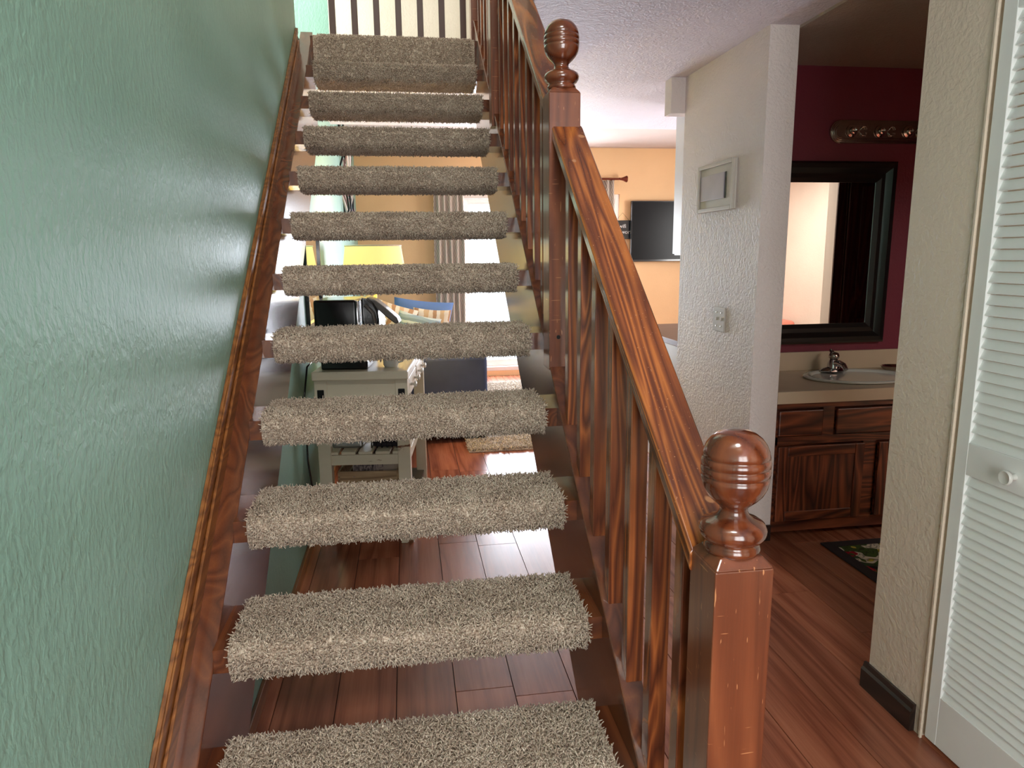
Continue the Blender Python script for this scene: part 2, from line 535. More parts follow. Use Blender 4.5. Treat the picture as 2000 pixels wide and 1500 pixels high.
# ceilings; the stairwell stays open
WX = 0.94
struct('ceiling', MB().box(WX, 4.72, -1.5, 5.58, CEIL, UP - 0.02).box(XW, WX, -1.5, -1.1, CEIL, UP - 0.02).box(XW, WX, 4.145, 5.58, CEIL, UP - 0.02), M['ceil'])
struct('ceiling_bathroom', MB().box(2.135, 4.6, 1.87, 3.6, CEIL - 0.012, CEIL), M['bath_ceil'])
struct('ceiling_living_room', MB().box(XW, 4.72, 5.58, 8.15, 2.565, 2.65), M['smooth_ceil'])
struct('floor_upstairs', MB().box(WX, 2.3, -1.5, 5.6, UP - 0.02, UP).box(XW, WX, 4.145, 5.6, UP - 0.02, UP), M['cream'])
struct('wall_upstairs_back', MB().box(-0.07, 2.4, 5.55, 5.65, UP, 4.95), M['cream'])
struct('wall_upstairs_left', MB().box(-1.6, -0.07, 5.55, 5.65, UP, 4.95).box(-1.6, -1.5, 3.87, 5.55, UP, 4.95).box(-1.5, XW - .12, 3.87, 3.97, UP, 4.95), M['green'])
struct('floor_upstairs_hall', MB().box(-1.6, XW - .12, 3.87, 5.6, UP - .1, UP), M['cream'])
struct('wall_upstairs_right', MB().box(2.3, 2.4, -1.5, 5.55, UP, 4.95), M['cream'])
struct('ceiling_upstairs', MB().box(-1.6, 2.4, -1.5, 5.65, 4.95, 5.05), M['smooth_ceil'])

# baseboards and trims
def base_strip(name, x0, x1, y0, y1, mat, h=0.09):
    return struct(name, MB().box(x0, x1, y0, y1, 0, h), mat, bevel=0.004)
struct('baseboard_left', MB().prism_x([(0.6, 0.0), (8.0, 0.0), (8.0, 0.055), (0.6, 0.055)], XW, XW + 0.014), M['trim_wood'], bevel=0.003)
struct('baseboard_closet', MB().prism_y([(1.85, 0.0), (1.85, 0.085), (1.842, 0.085), (1.838, 0.07), (1.832, 0.062), (1.832, 0.0)], 1.655, 1.884)
       .prism_x([(1.87, 0.0), (1.884, 0.0), (1.884, 0.062), (1.876, 0.085), (1.87, 0.085)], 1.85, 1.95), M['dark_base'])
struct('baseboard_center', MB().box(1.99, 2.0, 3.02, 3.96, 0, 0.08).box(1.99, 2.0 + .135, 3.02, 3.03, 0, 0.08), M['dark_base'])
struct('baseboard_back', MB().box(XW, DX0 - 0.06, 7.985, 8.0, 0, 0.09).box(DX1 + 0.06, 4.6, 7.985, 8.0, 0, 0.09), M['white'])
struct('trim_1', MB().box(1.843, 1.85, 1.6225, 1.6285, 0, 2.06), M['beige'])

# patio door
pd = struct('door_1', MB().box(DX0, DX0 + .05, 8.02, 8.12, DZ0, DZ1).box(DX1 - .05, DX1, 8.02, 8.12, DZ0, DZ1)
            .box(DX0 + .05, DX1 - .05, 8.02, 8.12, DZ1 - .05, DZ1).box(DX0 + .05, DX1 - .05, 8.0, 8.13, DZ0, DZ0 + .045), M['white'], bevel=0.003)
for i, (a, b, y) in enumerate(((DX0 + .05, 1.97, 8.09), (1.93, DX1 - .05, 8.05))):
    sash = obj('sliding_sash', MB().box(a, a + .05, y - .015, y + .015, DZ0 + .045, DZ1 - .05).box(b - .05, b, y - .015, y + .015, DZ0 + .045, DZ1 - .05)
               .box(a + .05, b - .05, y - .015, y + .015, DZ0 + .045, DZ0 + .12).box(a + .05, b - .05, y - .015, y + .015, DZ1 - .11, DZ1 - .05), M['white'], pd, bevel=0.002)
    obj('pane', MB().box(a + .05, b - .05, y - .003, y + .003, DZ0 + .12, DZ1 - .11), M['glass'], sash)
# unseen windows added around the front and kitchen lights
for nm, a in (('added_window_1', ('y', -1.46, 0.1, 1.4, 0.4, 2.3)), ('added_window_2', ('x', 4.66, 5.0, 6.2, 0.9, 2.1))):
    ax, p, a0, a1, z0, z1 = a
    m = MB()
    def bb(u0, u1, q0, q1):
        if ax == 'y': m.box(u0, u1, p - .03, p + .03, q0, q1)
        else: m.box(p - .03, p + .03, u0, u1, q0, q1)
    bb(a0, a0 + .05, z0, z1); bb(a1 - .05, a1, z0, z1); bb(a0, a1, z0, z0 + .05); bb(a0, a1, z1 - .05, z1); bb((a0 + a1) / 2 - .02, (a0 + a1) / 2 + .02, z0, z1)
    wf = struct(nm, m, M['white'])
    m2 = MB()
    if ax == 'y': m2.box(a0 + .05, a1 - .05, p - .003, p + .003, z0 + .05, z1 - .05)
    else: m2.box(p - .003, p + .003, a0 + .05, a1 - .05, z0 + .05, z1 - .05)
    obj('pane', m2, M['glass'], wf)

# ------------------------------------------------------------------ pile (tufted yarn)
def pile_mesh(name, P, N, length, rad, lean=0.9, seg=2):
    """P, N: arrays of base points and normals; every tuft is a bent three-sided strand"""
    n = len(P)
    rnd = rng.normal(size=(n, 3))
    tang = rnd - (rnd * N).sum(1, keepdims=True) * N
    tang /= np.linalg.norm(tang, axis=1, keepdims=True) + 1e-9
    amt = rng.uniform(0.25, lean, (n, 1))
    d1 = N + tang * amt * 0.5
    d1 /= np.linalg.norm(d1, axis=1, keepdims=True)
    d2 = N * rng.uniform(0.05, 0.7, (n, 1)) + tang * amt
    d2 /= np.linalg.norm(d2, axis=1, keepdims=True)
    L = length * rng.uniform(0.7, 1.2, (n, 1))
    p1 = P + d1 * L * 0.5
    p2 = p1 + d2 * L * 0.6
    side = np.cross(d1, rng.normal(size=(n, 3)))
    side /= np.linalg.norm(side, axis=1, keepdims=True) + 1e-9
    side2 = np.cross(d1, side)
    R = rad * rng.uniform(0.75, 1.25, (n, 1))
    V = []
    for base, k in ((P - N * 0.002, 0.8), (p1, 1.0), (p2, 0.55)):
        for a in range(3):
            q = 2 * PI * a / 3
            V.append(base + (side * math.cos(q) + side2 * math.sin(q)) * R * k)
    V = np.stack(V, 1).reshape(-1, 3)
    faces = []
    for r in range(2):
        for a in range(3):
            b = (a + 1) % 3
            faces.append((r * 3 + a, r * 3 + b, r * 3 + 3 + b, r * 3 + 3 + a))
    F = np.array(faces)
    off = (np.arange(n) * 9)[:, None, None]
    quads = (F[None] + off).reshape(-1, 4)
    tris = (np.array([[6, 7, 8]])[None] + off).reshape(-1, 3)
    loops = np.concatenate([quads.ravel(), tris.ravel()])
    starts = np.concatenate([np.arange(len(quads)) * 4, len(quads) * 4 + np.arange(len(tris)) * 3])
    me = bpy.data.meshes.new(name)
    me.vertices.add(len(V)); me.vertices.foreach_set('co', V.astype(np.float32).ravel())
    me.loops.add(len(loops)); me.loops.foreach_set('vertex_index', loops.astype(np.int32))
    me.polygons.add(len(starts)); me.polygons.foreach_set('loop_start', starts.astype(np.int32))
    me.update(calc_edges=True)
    me.polygons.foreach_set('use_smooth', np.ones(len(starts), dtype=bool))
    return me

def profile_points(prof, width, spacing, closed=True):
    """random points over the surface swept by the closed (y, z) profile along x"""
    P, N = [], []
    n = len(prof)
    for i in range(n if closed else n - 1):
        a, b = np.array(prof[i]), np.array(prof[(i + 1) % n])
        d = b - a
        L = np.linalg.norm(d)
        cnt = int(L * width / spacing ** 2)
        if not cnt: continue
        t = rng.uniform(0, 1, cnt)
        x = rng.uniform(0, width, cnt)
        yz = a + d * t[:, None]
        nm = np.array([d[1], -d[0]]) / L          # outward for counter-clockwise seen from +x
        P.append(np.column_stack([x, yz])); N.append(np.tile([0, nm[0], nm[1]], (cnt, 1)))
    return np.concatenate(P), np.concatenate(N)

def round_profile(y0, y1, z0, z1, r, k=5):
    pts = []
    for cy, cz, a0 in ((y0 + r, z0 + r, PI), (y1 - r, z0 + r, 1.5 * PI), (y1 - r, z1 - r, 0), (y0 + r, z1 - r, 0.5 * PI)):
        for i in range(k + 1):
            a = a0 + 0.5 * PI * i / k
            pts.append((cy + r * math.cos(a), cz + r * math.sin(a)))
    return pts

# ------------------------------------------------------------------ staircase
stair = thing('staircase', 'open-riser wooden staircase with shag-carpeted treads rising along the green wall', 'staircase', (0, Y1, 0))
def local(mb, dx=0, dy=0, dz=0):
    mb.v = [(p[0] + dx, p[1] + dy, p[2] + dz) for p in mb.v]
    return mb
def sloped(off_top, off_bot, ya, yb, x0, x1, floor_cut=True):
    """board following the slope, clipped at the floor"""
    yf = Y1 - (Z1 + off_bot) * RUN / RISE      # lower edge meets the floor
    yt = max(ya, Y1 - (Z1 + off_top) * RUN / RISE)
    poly = []
    if floor_cut and yf > ya:
        poly = [(yt, max(0.0, nos(yt) + off_top) * 0.0), (yf, 0.0), (yb, nos(yb) + off_bot), (yb, nos(yb) + off_top), (yt, nos(yt) + off_top)]
    else:
        poly = [(ya, nos(ya) + off_bot), (yb, nos(yb) + off_bot), (yb, nos(yb) + off_top), (ya, nos(ya) + off_top)]
    return MB().prism_x(poly, x0, x1)
def stair_part(name, mb, mat, **k):
    return obj(name, local(mb, 0, -Y1, 0), mat, stair, **k)
stair_part('stringer', sloped(-0.065, -0.585, 0.86, 4.14, XW + 0.001, -0.035), M['string_wood'], bevel=0.003)
stair_part('stringer', sloped(0.008, -0.58, 0.93, 4.14, 0.837, 0.877), M['string_wood'], bevel=0.003)
# honey coloured moulding where the left stringer meets the wall
tr = MB()
tr.prism_x([(0.86, nos(.86) - .068), (3.95, nos(3.95) - .068), (3.95, nos(3.95) + .045), (0.86, nos(.86) + .045)], XW + 0.0005, XW + 0.010)
tr.prism_x([(0.86, nos(.86) - .068), (3.95, nos(3.95) - .068), (3.95, nos(3.95) - .012), (0.86, nos(.86) - .012)], XW + 0.010, XW + 0.018)
tr.prism_x([(0.86, nos(.86) + .018), (3.95, nos(3.95) + .018), (3.95, nos(3.95) + .045), (0.86, nos(.86) + .045)], XW + 0.010, XW + 0.015)
stair_part('wall_moulding', tr, M['trim_wood'], bevel=0.002, label='honey-coloured wall moulding above the left stringer')

CT = 0.085
cprof = round_profile(0.004, 0.232, -CT + 0.006, -0.006, 0.022, 4)
core = MB().prism_x(cprof, 0, 0.8)
core_me = core.mesh('carpet_cover')
P, N = profile_points(cprof, 0.8, 0.0050)
pile_me = pile_mesh('pile', P, N, 0.0150, 0.0020)
core_me.materials.append(M['pile']); pile_me.materials.append(M['pile'])
board_me = MB().box(-0.035, 0.837, 0.02, 0.222, -CT + 0.014, -0.016).mesh('tread')
board_me.materials.append(M['string_wood'])
for k in range(0, 12):
    y, z = (k - 1) * RUN, Z1 + (k - 1) * RISE
    t = obj('tread', board_me, None, stair, loc=(0, y, z))
    c = obj('carpet_cover', core_me, None, t, loc=(0, 0, 0))
    if k != 0 or True:
        p = obj('carpet_pile', pile_me, None, t, loc=(0, 0, 0))
        p['kind'] = 'stuff'
# landing edge wrapped in carpet
lp = [(0.03, -0.185), (0.08, -0.185), (0.3, -0.01), (0.3, 0.0), (0.02, 0.0), (0.006, -0.006), (0.0, -0.02), (0.0, -0.165), (0.01, -0.18)]
obj('landing_fascia', MB().box(-0.035, 0.837, 0.0, 0.13, -0.24, -0.004), M['string_wood'], stair, loc=(0, 11 * RUN + 0.022, Z1 + 11 * RISE))
le = obj('landing_edge', MB().prism_x(lp, -0.02, 0.82), M['pile'], stair, loc=(0, 11 * RUN, Z1 + 11 * RISE))
P, N = profile_points([(0.25, 0.0), (0.02, 0.0), (0.006, -0.006), (0.0, -0.02), (0.0, -0.165), (0.01, -0.18), (0.03, -0.185)], 0.8, 0.0055, False)
P[:, 0] += 0.0
pl = obj('carpet_pile', pile_mesh('landing_pile', P, -N * 0 + np.column_stack([N[:, 0], N[:, 1], N[:, 2]]), 0.009, 0.0016), M['pile'], le, kind='stuff')

# ------------------------------------------------------------------ stair railing
rail = thing('stair_railing', 'stained wooden banister with ball-topped newel posts beside the carpeted stairs', 'banister', (0.88, Y1, 0))
def rpart(name, mb, mat, **k):
    return obj(name, local(mb, -0.88, -Y1, 0), mat, rail, **k)

FIN = [(0.030, 0.0), (0.040, 0.0), (0.042, 0.006), (0.040, 0.012), (0.036, 0.016), (0.044, 0.020), (0.0495, 0.028), (0.0505, 0.036), (0.047, 0.044),
       (0.040, 0.049), (0.030, 0.053), (0.0235, 0.058), (0.0205, 0.064), (0.021, 0.070), (0.026, 0.075), (0.034, 0.082), (0.042, 0.091), (0.0475, 0.102),
       (0.0498, 0.112), (0.0503, 0.1185), (0.0475, 0.1200), (0.0503, 0.1215), (0.0512, 0.127), (0.0507, 0.1325), (0.0478, 0.134), (0.0506, 0.1355),
       (0.051, 0.141), (0.0500, 0.1465), (0.0472, 0.148), (0.0496, 0.1495), (0.0480, 0.157), (0.0440, 0.167), (0.0375, 0.176), (0.0285, 0.183), (0.017, 0.1875), (0.004, 0.189)]
fin_mb = MB().lathe(FIN, seg=48)
fin_me = fin_mb.mesh('finial')
for p in fin_me.polygons: p.use_smooth = len(p.vertices) == 4
fin_me.materials.append(M['finial_wood'])
def newel(cx, y0, z0, ztop, w=0.092, fin=True):
    h = w / 2
    m = MB().box(-h, h, 0, w, 0, ztop - z0 - 0.016)
    m.frustum(-h, h, 0, w, ztop - z0 - 0.016, ztop - z0, 0.013)
    m.v = [(x, y, z) for x, y, z in m.v]
    o = obj('newel_post', m, M['newel_wood'], rail, bevel=0.0025, loc=(cx - 0.88, y0 - Y1, z0))
    if fin:
        f = obj('finial', fin_me, None, o, loc=(0, w / 2, ztop - z0 - 0.002))
    return o
newel(0.889, 0.900, 0.0, 0.957)
n2 = newel(0.876, 2.05, nos(2.05) + 0.012, 1.868)
obj('screw', MB().lathe([(0.006, -0.002), (0.006, 0.001), (0.003, 0.0015)], -0.018, -0.0005, 0.10, 12, 'y'), M['iron'], n2, label='dark screw head low on the middle post')
newel(0.865, 3.30, nos(3.30) - 0.03, 3.35, 0.088)
newel(0.868, 4.18, UP, 3.75, 0.09)
# handrail: two lengths, each with a local x along the slope
ang = math.atan2(RISE, RUN)
def handrail(ya, yb):
    L = (yb - ya) / math.cos(ang)
    m = MB()
    # section in (y, z) of the local frame: broad top, narrower underside with a plough
    sec = [(-0.045, -0.004), (-0.045, -0.026), (-0.036, -0.034), (0.036, -0.034), (0.045, -0.026), (0.045, -0.004), (0.041, 0.0), (-0.041, 0.0)]
    c = math.tan(ang)
    n = len(sec)
    vs = [(p[1] * -(-c) * 1.0, p[0], p[1]) for p in sec] + [(L + p[1] * c, p[0], p[1]) for p in sec]
    fs = [tuple(reversed(range(n))), tuple(range(n, 2 * n))] + [(i, (i + 1) % n, n + (i + 1) % n, n + i) for i in range(n)]
    m.add(vs, fs)
    o = obj('handrail', m, M['rail_wood'], rail, bevel=0.0015)
    # local x -> direction (0, cos, sin); local y -> -x world; local z -> normal up
    d = Vector((0, math.cos(ang), math.sin(ang)))
    yv = Vector((-1, 0, 0))
    zv = d.cross(yv)
    o.matrix_local = Matrix(((d.x, yv.x, zv.x, 0.884 - 0.88), (d.y, yv.y, zv.y, ya - Y1), (d.z, yv.z, zv.z, nos(ya) + 0.715), (0, 0, 0, 1)))
    return o
handrail(0.985, 2.055)
handrail(2.138, 3.305)
handrail(3.385, 4.19)
# sloping shoe on the right stringer, and the balusters on it
rpart('shoe_rail', sloped(0.022, 0.008, 0.99, 4.14, 0.832, 0.882, False), M['string_wood'], bevel=0.003)
def baluster_mb(h, w=0.036):
    c = RISE / RUN
    m = MB()
    v = []
    for z, s in ((0.0, 0), (h, 0)):
        for x, y in ((-w / 2, -w / 2), (w / 2, -w / 2), (w / 2, w / 2), (-w / 2, w / 2)):
            v.append((x, y, z + y * c))
    m.add(v, [(0, 3, 2, 1), (4, 5, 6, 7), (0, 1, 5, 4), (1, 2, 6, 5), (2, 3, 7, 6), (3, 0, 4, 7)])
    return m
H_B = 0.715 - 0.034 / math.cos(ang) - 0.02
bal_me = baluster_mb(H_B).mesh('baluster')
bal_me.materials.append(M['post_wood'])
ys = [1.045 + 0.1405 * i for i in range(7)] + [2.255 + 0.1365 * i for i in range(8)] + [3.50 + 0.134 * i for i in range(5)]
for y in ys:
    o = obj('baluster', bal_me, None, rail, bevel=0.002, loc=(0.864 - 0.88, y - Y1, nos(y) + 0.021))

# guard rail at the far side of the landing
guard = thing('landing_guardrail', 'dark wooden balusters of the guardrail at the top of the stairs', 'railing', (0.4, 4.85, UP))
gb_me = MB().box(-0.019, 0.019, -0.019, 0.019, 0, 0.9).mesh('guard_baluster')
M['guard'] = plain('dark_stained_guard', srgb(62, 30, 22), 0.35)
gb_me.materials.append(M['guard'])
for i in range(-1, 8):
    x = 0.015 + 0.137 * i
    if x < XW + 0.03: continue
    obj('baluster', gb_me, None, guard, bevel=0.002, loc=(x - 0.4, 0, 0.05))
obj('bottom_rail', MB().box(XW + .001 - .4, 1.2 - .4, -0.03, 0.03, 0.0, 0.05), M['finial_wood'], guard, bevel=0.003)
obj('top_rail', MB().box(XW + .001 - .4, 1.2 - .4, -0.04, 0.04, 0.95, 0.99), M['finial_wood'], guard, bevel=0.006)

# ------------------------------------------------------------------ louvred closet door
bif = thing('louvered_closet_door', 'white louvered bifold closet door with a round white knob', 'door', (1.852, 1.615, 0.012))
X0 = 0.0
SL = 0.0272
slat_me = MB().add([(0.006, 0, 0.0), (0.001, 0, 0.0015), (0.012, 0, 0.0258), (0.017, 0, 0.0243), (0.006, -0.30, 0.0), (0.001, -0.30, 0.0015), (0.012, -0.30, 0.0258), (0.017, -0.30, 0.0243)],
                   [(0, 1, 2, 3), (7, 6, 5, 4), (0, 4, 5, 1), (1, 5, 6, 2), (2, 6, 7, 3), (3, 7, 4, 0)]).mesh('slat')
slat_me.materials.append(M['door_white'])
for leaf in range(2):
    y0 = -leaf * 0.388
    W_ = 0.382
    st = 0.041
    fr = MB()
    fr.box(0, 0.03, y0 - st, y0, 0, 2.03).box(0, 0.03, y0 - W_, y0 - W_ + st, 0, 2.03)
    fr.box(0.0005, 0.0295, y0 - W_ + st, y0 - st, 0, 0.15).box(0.0005, 0.0295, y0 - W_ + st, y0 - st, 0.805, 0.892).box(0.0005, 0.0295, y0 - W_ + st, y0 - st, 1.945, 2.03)
    pn = obj('door_leaf', fr, M['door_white'], bif, bevel=0.0015)
    for (za, zb) in ((0.15, 0.805), (0.892, 1.945)):
        n_ = int((zb - za) / SL)
        for i in range(n_):
            obj('slat', slat_me, None, pn, loc=(0.002, y0 - st, za + i * (zb - za) / n_ - 0.001))
    if leaf == 0:
        kn = MB().lathe([(0.008, 0.0), (0.008, -0.014), (0.012, -0.018), (0.0175, -0.022), (0.0185, -0.028), (0.016, -0.031), (0.010, -0.029), (0.002, -0.028)], 0, y0 - 0.190, 0.846, 32, 'x')
        kn.f = [tuple(reversed(f)) for f in kn.f]
        obj('knob', kn, M['porcelain'], pn, smooth=False, auto=50)

# ------------------------------------------------------------------ wall fixtures on the pillar
M['plate'] = plain('ivory_plastic', srgb(204, 198, 188), 0.45, var=0.02)
pl = thing('wall_grille_plate', 'square white framed cover plate with a small grey door on textured wall', 'wall plate', (2.0, 3.49, 1.725))
obj('frame', MB().box(-0.012, 0, -.215, .205, -.12, .12), M['plate'], pl, bevel=0.003)
fm = MB()
for a in ((-.215, -.195, -.12, .12), (.185, .205, -.12, .12), (-.195, .185, -.12, -.1), (-.195, .185, .1, .12)):
    fm.box(-0.024, -0.012, *a)
obj('raised_border', fm, M['plate'], pl, bevel=0.003)
obj('sliding_cover', MB().box(-0.019, -0.012, -.105, .17, -.062, .065), plain('grey_lilac_plastic', srgb(186, 178, 184), 0.4), pl, bevel=0.002, label='grey square cover sliding in the plate')
obj('slot', MB().box(-0.0135, -0.012, -.125, -.106, -.062, .065), M['black_plastic'], pl, label='narrow black slot beside the cover')
sw = thing('wall_switch', 'small off-white switch plate low on the textured wall under the cover plate', 'switch', (2.0, 3.40, 1.06))
obj('plate', MB().box(-0.007, 0, -.066, .066, -.062, .062), M['plate'], sw, bevel=0.003)
for dy in (-.028, .028):
    obj('toggle', MB().box(-0.012, -0.007, dy - .004, dy + .004, -.006, .010), M['white'], sw, bevel=0.001)
    for dz in (-.035, .035):
        obj('screw', MB().lathe([(0.004, 0.0), (0.004, -0.0015), (0.001, -0.002)], -0.007, dy, dz, 10, 'x'), M['dull_chrome'], sw)

# ------------------------------------------------------------------ bathroom
van = thing('bathroom_vanity', 'dark oak bathroom vanity cabinet with beige countertop against the burgundy wall', 'cabinet', (2.6, 3.3, 0))
VX0, VX1, VY0, VY1 = 2.137, 3.45, 3.05, 3.6
def vp(name, mb, mat, parent=van, **k):
    return obj(name, local(mb, -2.6, -3.3, 0) if parent is van else mb, mat, parent, **k)
vp('body', MB().box(VX0, VX1, VY0 + 0.02, VY1 - .002, 0.06, 0.45).box(VX0, VX1, VY0 + 0.09, VY1 - .002, 0.0, 0.06).box(VX0, VX1, VY0 + 0.02, VY0 + .04, 0.45, 0.684).box(VX0, VX0 + .02, VY0 + .02, VY1 - .002, .45, .684).box(VX1 - .02, VX1, VY0 + .02, VY1 - .002, .45, .684), M['vanity_wood'], bevel=0.002)
vp('face_frame', MB().box(VX0, VX1, VY0, VY0 + .02, 0.03, 0.085).box(VX0, VX1, VY0, VY0 + .02, 0.655, 0.684).box(VX0, VX1, VY0, VY0 + .02, 0.475, 0.515)
   .box(VX0, 2.16, VY0, VY0 + .02, 0.085, 0.655).box(2.388, 2.45, VY0, VY0 + .02, 0.515, 0.655).box(2.615, 2.685, VY0, VY0 + .02, 0.085, 0.475).box(3.04, 3.10, VY0, VY0 + .02, 0.085, 0.655), M['vanity_wood'], bevel=0.001)
def panel(name, x0, x1, z0, z1, horiz, border):
    m = MB()
    y0 = VY0 - 0.014
    m.box(x0, x1, y0, VY0 + .002, z0, z1)
    fr = vp(name, m, M['vanity_wood'], bevel=0.006)
    m2 = MB()
    if border:
        b = border
        for q in ((x0, x0 + b, z0, z1), (x1 - b, x1, z0, z1)):
            obj('stile', local(MB().box(q[0], q[1], y0 - .007, y0, q[2], q[3]), -2.6, -3.3, 0), M['vanity_wood_v'], fr, bevel=0.003)
        for q in ((x0 + b, x1 - b, z0, z0 + b), (x0 + b, x1 - b, z1 - b, z1)):
            obj('rail', local(MB().box(q[0], q[1], y0 - .007, y0, q[2], q[3]), -2.6, -3.3, 0), M['vanity_wood'], fr, bevel=0.003)
        obj('panel', local(MB().box(x0 + b, x1 - b, y0 - .002, y0, z0 + b, z1 - b), -2.6, -3.3, 0), M['vanity_wood_v'], fr)
    return fr
panel('drawer_front', 2.155, 2.385, 0.520, 0.648, True, 0)
panel('drawer_front', 2.455, 3.04, 0.520, 0.648, True, 0)
panel('cabinet_door', 2.158, 2.612, 0.09, 0.470, False, 0.05)
panel('cabinet_door', 2.690, 3.04, 0.09, 0.470, False, 0.05)
# countertop with an oval hole
def counter_top():
    cx, cy, rx, ry = 2.74, 3.315, 0.265, 0.19
    x0, x1, y0, y1 = VX0, VX1, VY0 - 0.02, VY1 - .002
    angs = sorted([2 * PI * k / 48 for k in range(48)] + [math.atan2(yy - cy, xx - cx) % (2 * PI) for xx in (x0, x1) for yy in (y0, y1)])
    n = len(angs)
    m = MB()
    ring, outer = [], []
    for a in angs:
        ring.append((cx + rx * math.cos(a), cy + ry * math.sin(a)))
        dx, dy = math.cos(a), math.sin(a)
        t = min(((x1 - cx) / dx if dx > 1e-6 else 1e9), ((x0 - cx) / dx if dx < -1e-6 else 1e9), ((y1 - cy) / dy if dy > 1e-6 else 1e9), ((y0 - cy) / dy if dy < -1e-6 else 1e9))
        outer.append((cx + dx * t, cy + dy * t))
    v = [(p[0], p[1], 0.742) for p in ring] + [(p[0], p[1], 0.742) for p in outer] + [(p[0], p[1], 0.684) for p in outer] + [(p[0], p[1], 0.684) for p in ring]
    f = []
    for k in range(n):
        j = (k + 1) % n
        f += [(k, n + k, n + j, j), (n + k, 2 * n + k, 2 * n + j, n + j), (2 * n + k, 3 * n + k, 3 * n + j, 2 * n + j), (3 * n + k, k, j, 3 * n + j)]
    m.add(v, f)
    return m
vp('countertop', counter_top(), M['counter'])
vp('backsplash', MB().box(VX0, VX1, 3.58, 3.598, 0.742, 0.846), M['counter'], bevel=0.003)
sk = MB().lathe([(0.255, 0.003), (0.283, 0.004), (0.286, 0.010), (0.276, 0.016), (0.252, 0.014), (0.238, 0.004), (0.215, -0.035), (0.16, -0.085), (0.08, -0.11), (0.012, -0.115), (0.012, -0.12), (0.09, -0.12), (0.17, -0.095), (0.225, -0.04)],
                2.74 - 2.6, 3.315 - 3.3, 0.742, 48, 'z', 1, 0.72)
obj('sink_basin', sk, M['porcelain'], van, auto=60)

fa = thing('sink_faucet', 'chrome single-lever faucet standing behind the oval sink', 'faucet', (2.70, 3.468, 0.752))
obj('base_plate', MB().lathe([(0.0, 0), (0.075, 0), (0.078, 0.006), (0.06, 0.018), (0.035, 0.026), (0.0, 0.028)], 0, 0, 0, 32, 'z', 1, 0.42), M['chrome'], fa, auto=50)
obj('body', MB().lathe([(0.033, 0.02), (0.030, 0.045), (0.024, 0.06), (0.021, 0.066)], seg=28), M['chrome'], fa, auto=50)
obj('spout', MB().tube([(0, 0, 0.04), (0, -0.05, 0.052), (0, -0.09, 0.046), (0, -0.112, 0.026)], [0.02, 0.017, 0.014, 0.012], 14), M['chrome'], fa, auto=50)
obj('lever', MB().lathe([(0.018, 0.066), (0.026, 0.074), (0.028, 0.086), (0.022, 0.10), (0.008, 0.105)], seg=24).tube([(0, 0, 0.09), (0.0, 0.03, 0.108), (0.01, 0.05, 0.112)], [0.012, 0.010, 0.006], 10), M['dull_chrome'], fa, auto=50)
so = thing('soap_dish', 'dark glossy soap dish at the right end of the vanity top', 'dish', (3.06, 3.47, 0.7422))
obj('dish', MB().lathe([(0.03, 0), (0.055, 0.01), (0.07, 0.028), (0.066, 0.030), (0.05, 0.016), (0.0, 0.008)], 0, 0, 0, 28, 'z', 1, .7), M['dull_chrome'], so, auto=50)

# framed mirror
mi = thing('bathroom_mirror', 'large mirror in a wide black-brown frame over the vanity', 'mirror', (2.63, 3.6, 1.38))
def mitred(x0, x1, z0, z1, prof, y):
    """prof: list of (inset, projection) for the frame section, outer to inner"""
    parts = []
    cs = [(x0, z0, 1, 1), (x1, z0, -1, 1), (x1, z1, -1, -1), (x0, z1, 1, -1)]
    for s in range(4):
        a, b = cs[s], cs[(s + 1) % 4]
        n = len(prof)
        vs = [(a[0] + a[2] * p, y - q, a[1] + a[3] * p) for p, q in prof] + [(b[0] + b[2] * p, y - q, b[1] + b[3] * p) for p, q in prof]
        fs = [tuple(range(n)), tuple(reversed(range(n, 2 * n)))] + [((i + 1) % n, i, n + i, n + (i + 1) % n) for i in range(n)]
        parts.append(MB().add(vs, fs))
    return parts
for pt in mitred(2.14, 3.058, 0.893, 1.868, [(0, 0), (0, .03), (.012, .042), (.035, .045), (.05, .03), (.062, .022), (.085, .026), (.095, .02), (.108, .012), (.108, 0)], 3.5985):
    obj('frame_rail', local(pt, -2.63, -3.6, -1.38), M['dark_frame'], mi, auto=25)
obj('mirror_glass', local(MB().box(2.24, 2.955, 3.590, 3.596, 0.995, 1.765), -2.63, -3.6, -1.38), M['mirror'], mi)

# vanity light bar
lb = thing('vanity_light_bar', 'tarnished oval metal light bar mounted above the mirror on the burgundy wall', 'wall light', (2.66, 3.598, 2.021))
def stadium(x0, x1, h, n=12):
    pts = []
    for k in range(n + 1):
        a = PI / 2 + PI * k / n
        pts.append((x0 + h + h * math.cos(a), h * math.sin(a)))
    for k in range(n + 1):
        a = -PI / 2 + PI * k / n
        pts.append((x1 - h + h * math.cos(a), h * math.sin(a)))
    return pts
m = MB()
for i, (ins, y0, y1) in enumerate(((0, 0, .012), (.008, .012, .019), (.015, .019, .025), (.022, .025, .029))):
    m.prism_y(stadium(ins, 0.72 - ins, 0.059 - ins), -y1, -y0)
obj('back_plate', m, M['dull_chrome'], lb, bevel=0.002)
for k in range(4):
    x = 0.11 + 0.165 * k
    mm = MB().lathe([(0.034, -0.029), (0.031, -0.036), (0.020, -0.040), (0.018, -0.056), (0.012, -0.058), (0.0, -0.05)], x, 0, 0, 24, 'y')
    mm.f = [tuple(reversed(f)) for f in mm.f]
    obj('lamp_socket', mm, M['dull_chrome'], lb, auto=40)
    sc = MB()
    for s in (-1, 1):
        sc.tube([(x + .045, -.03, s * .002), (x + .06, -.034, s * .022), (x + .078, -.034, s * .024), (x + .085, -.034, s * .01), (x + .076, -.033, s * .006)], [0.003, .004, .004, .003, .002], 6)
    obj('scroll_ornament', sc, M['dull_chrome'], lb, smooth=True)

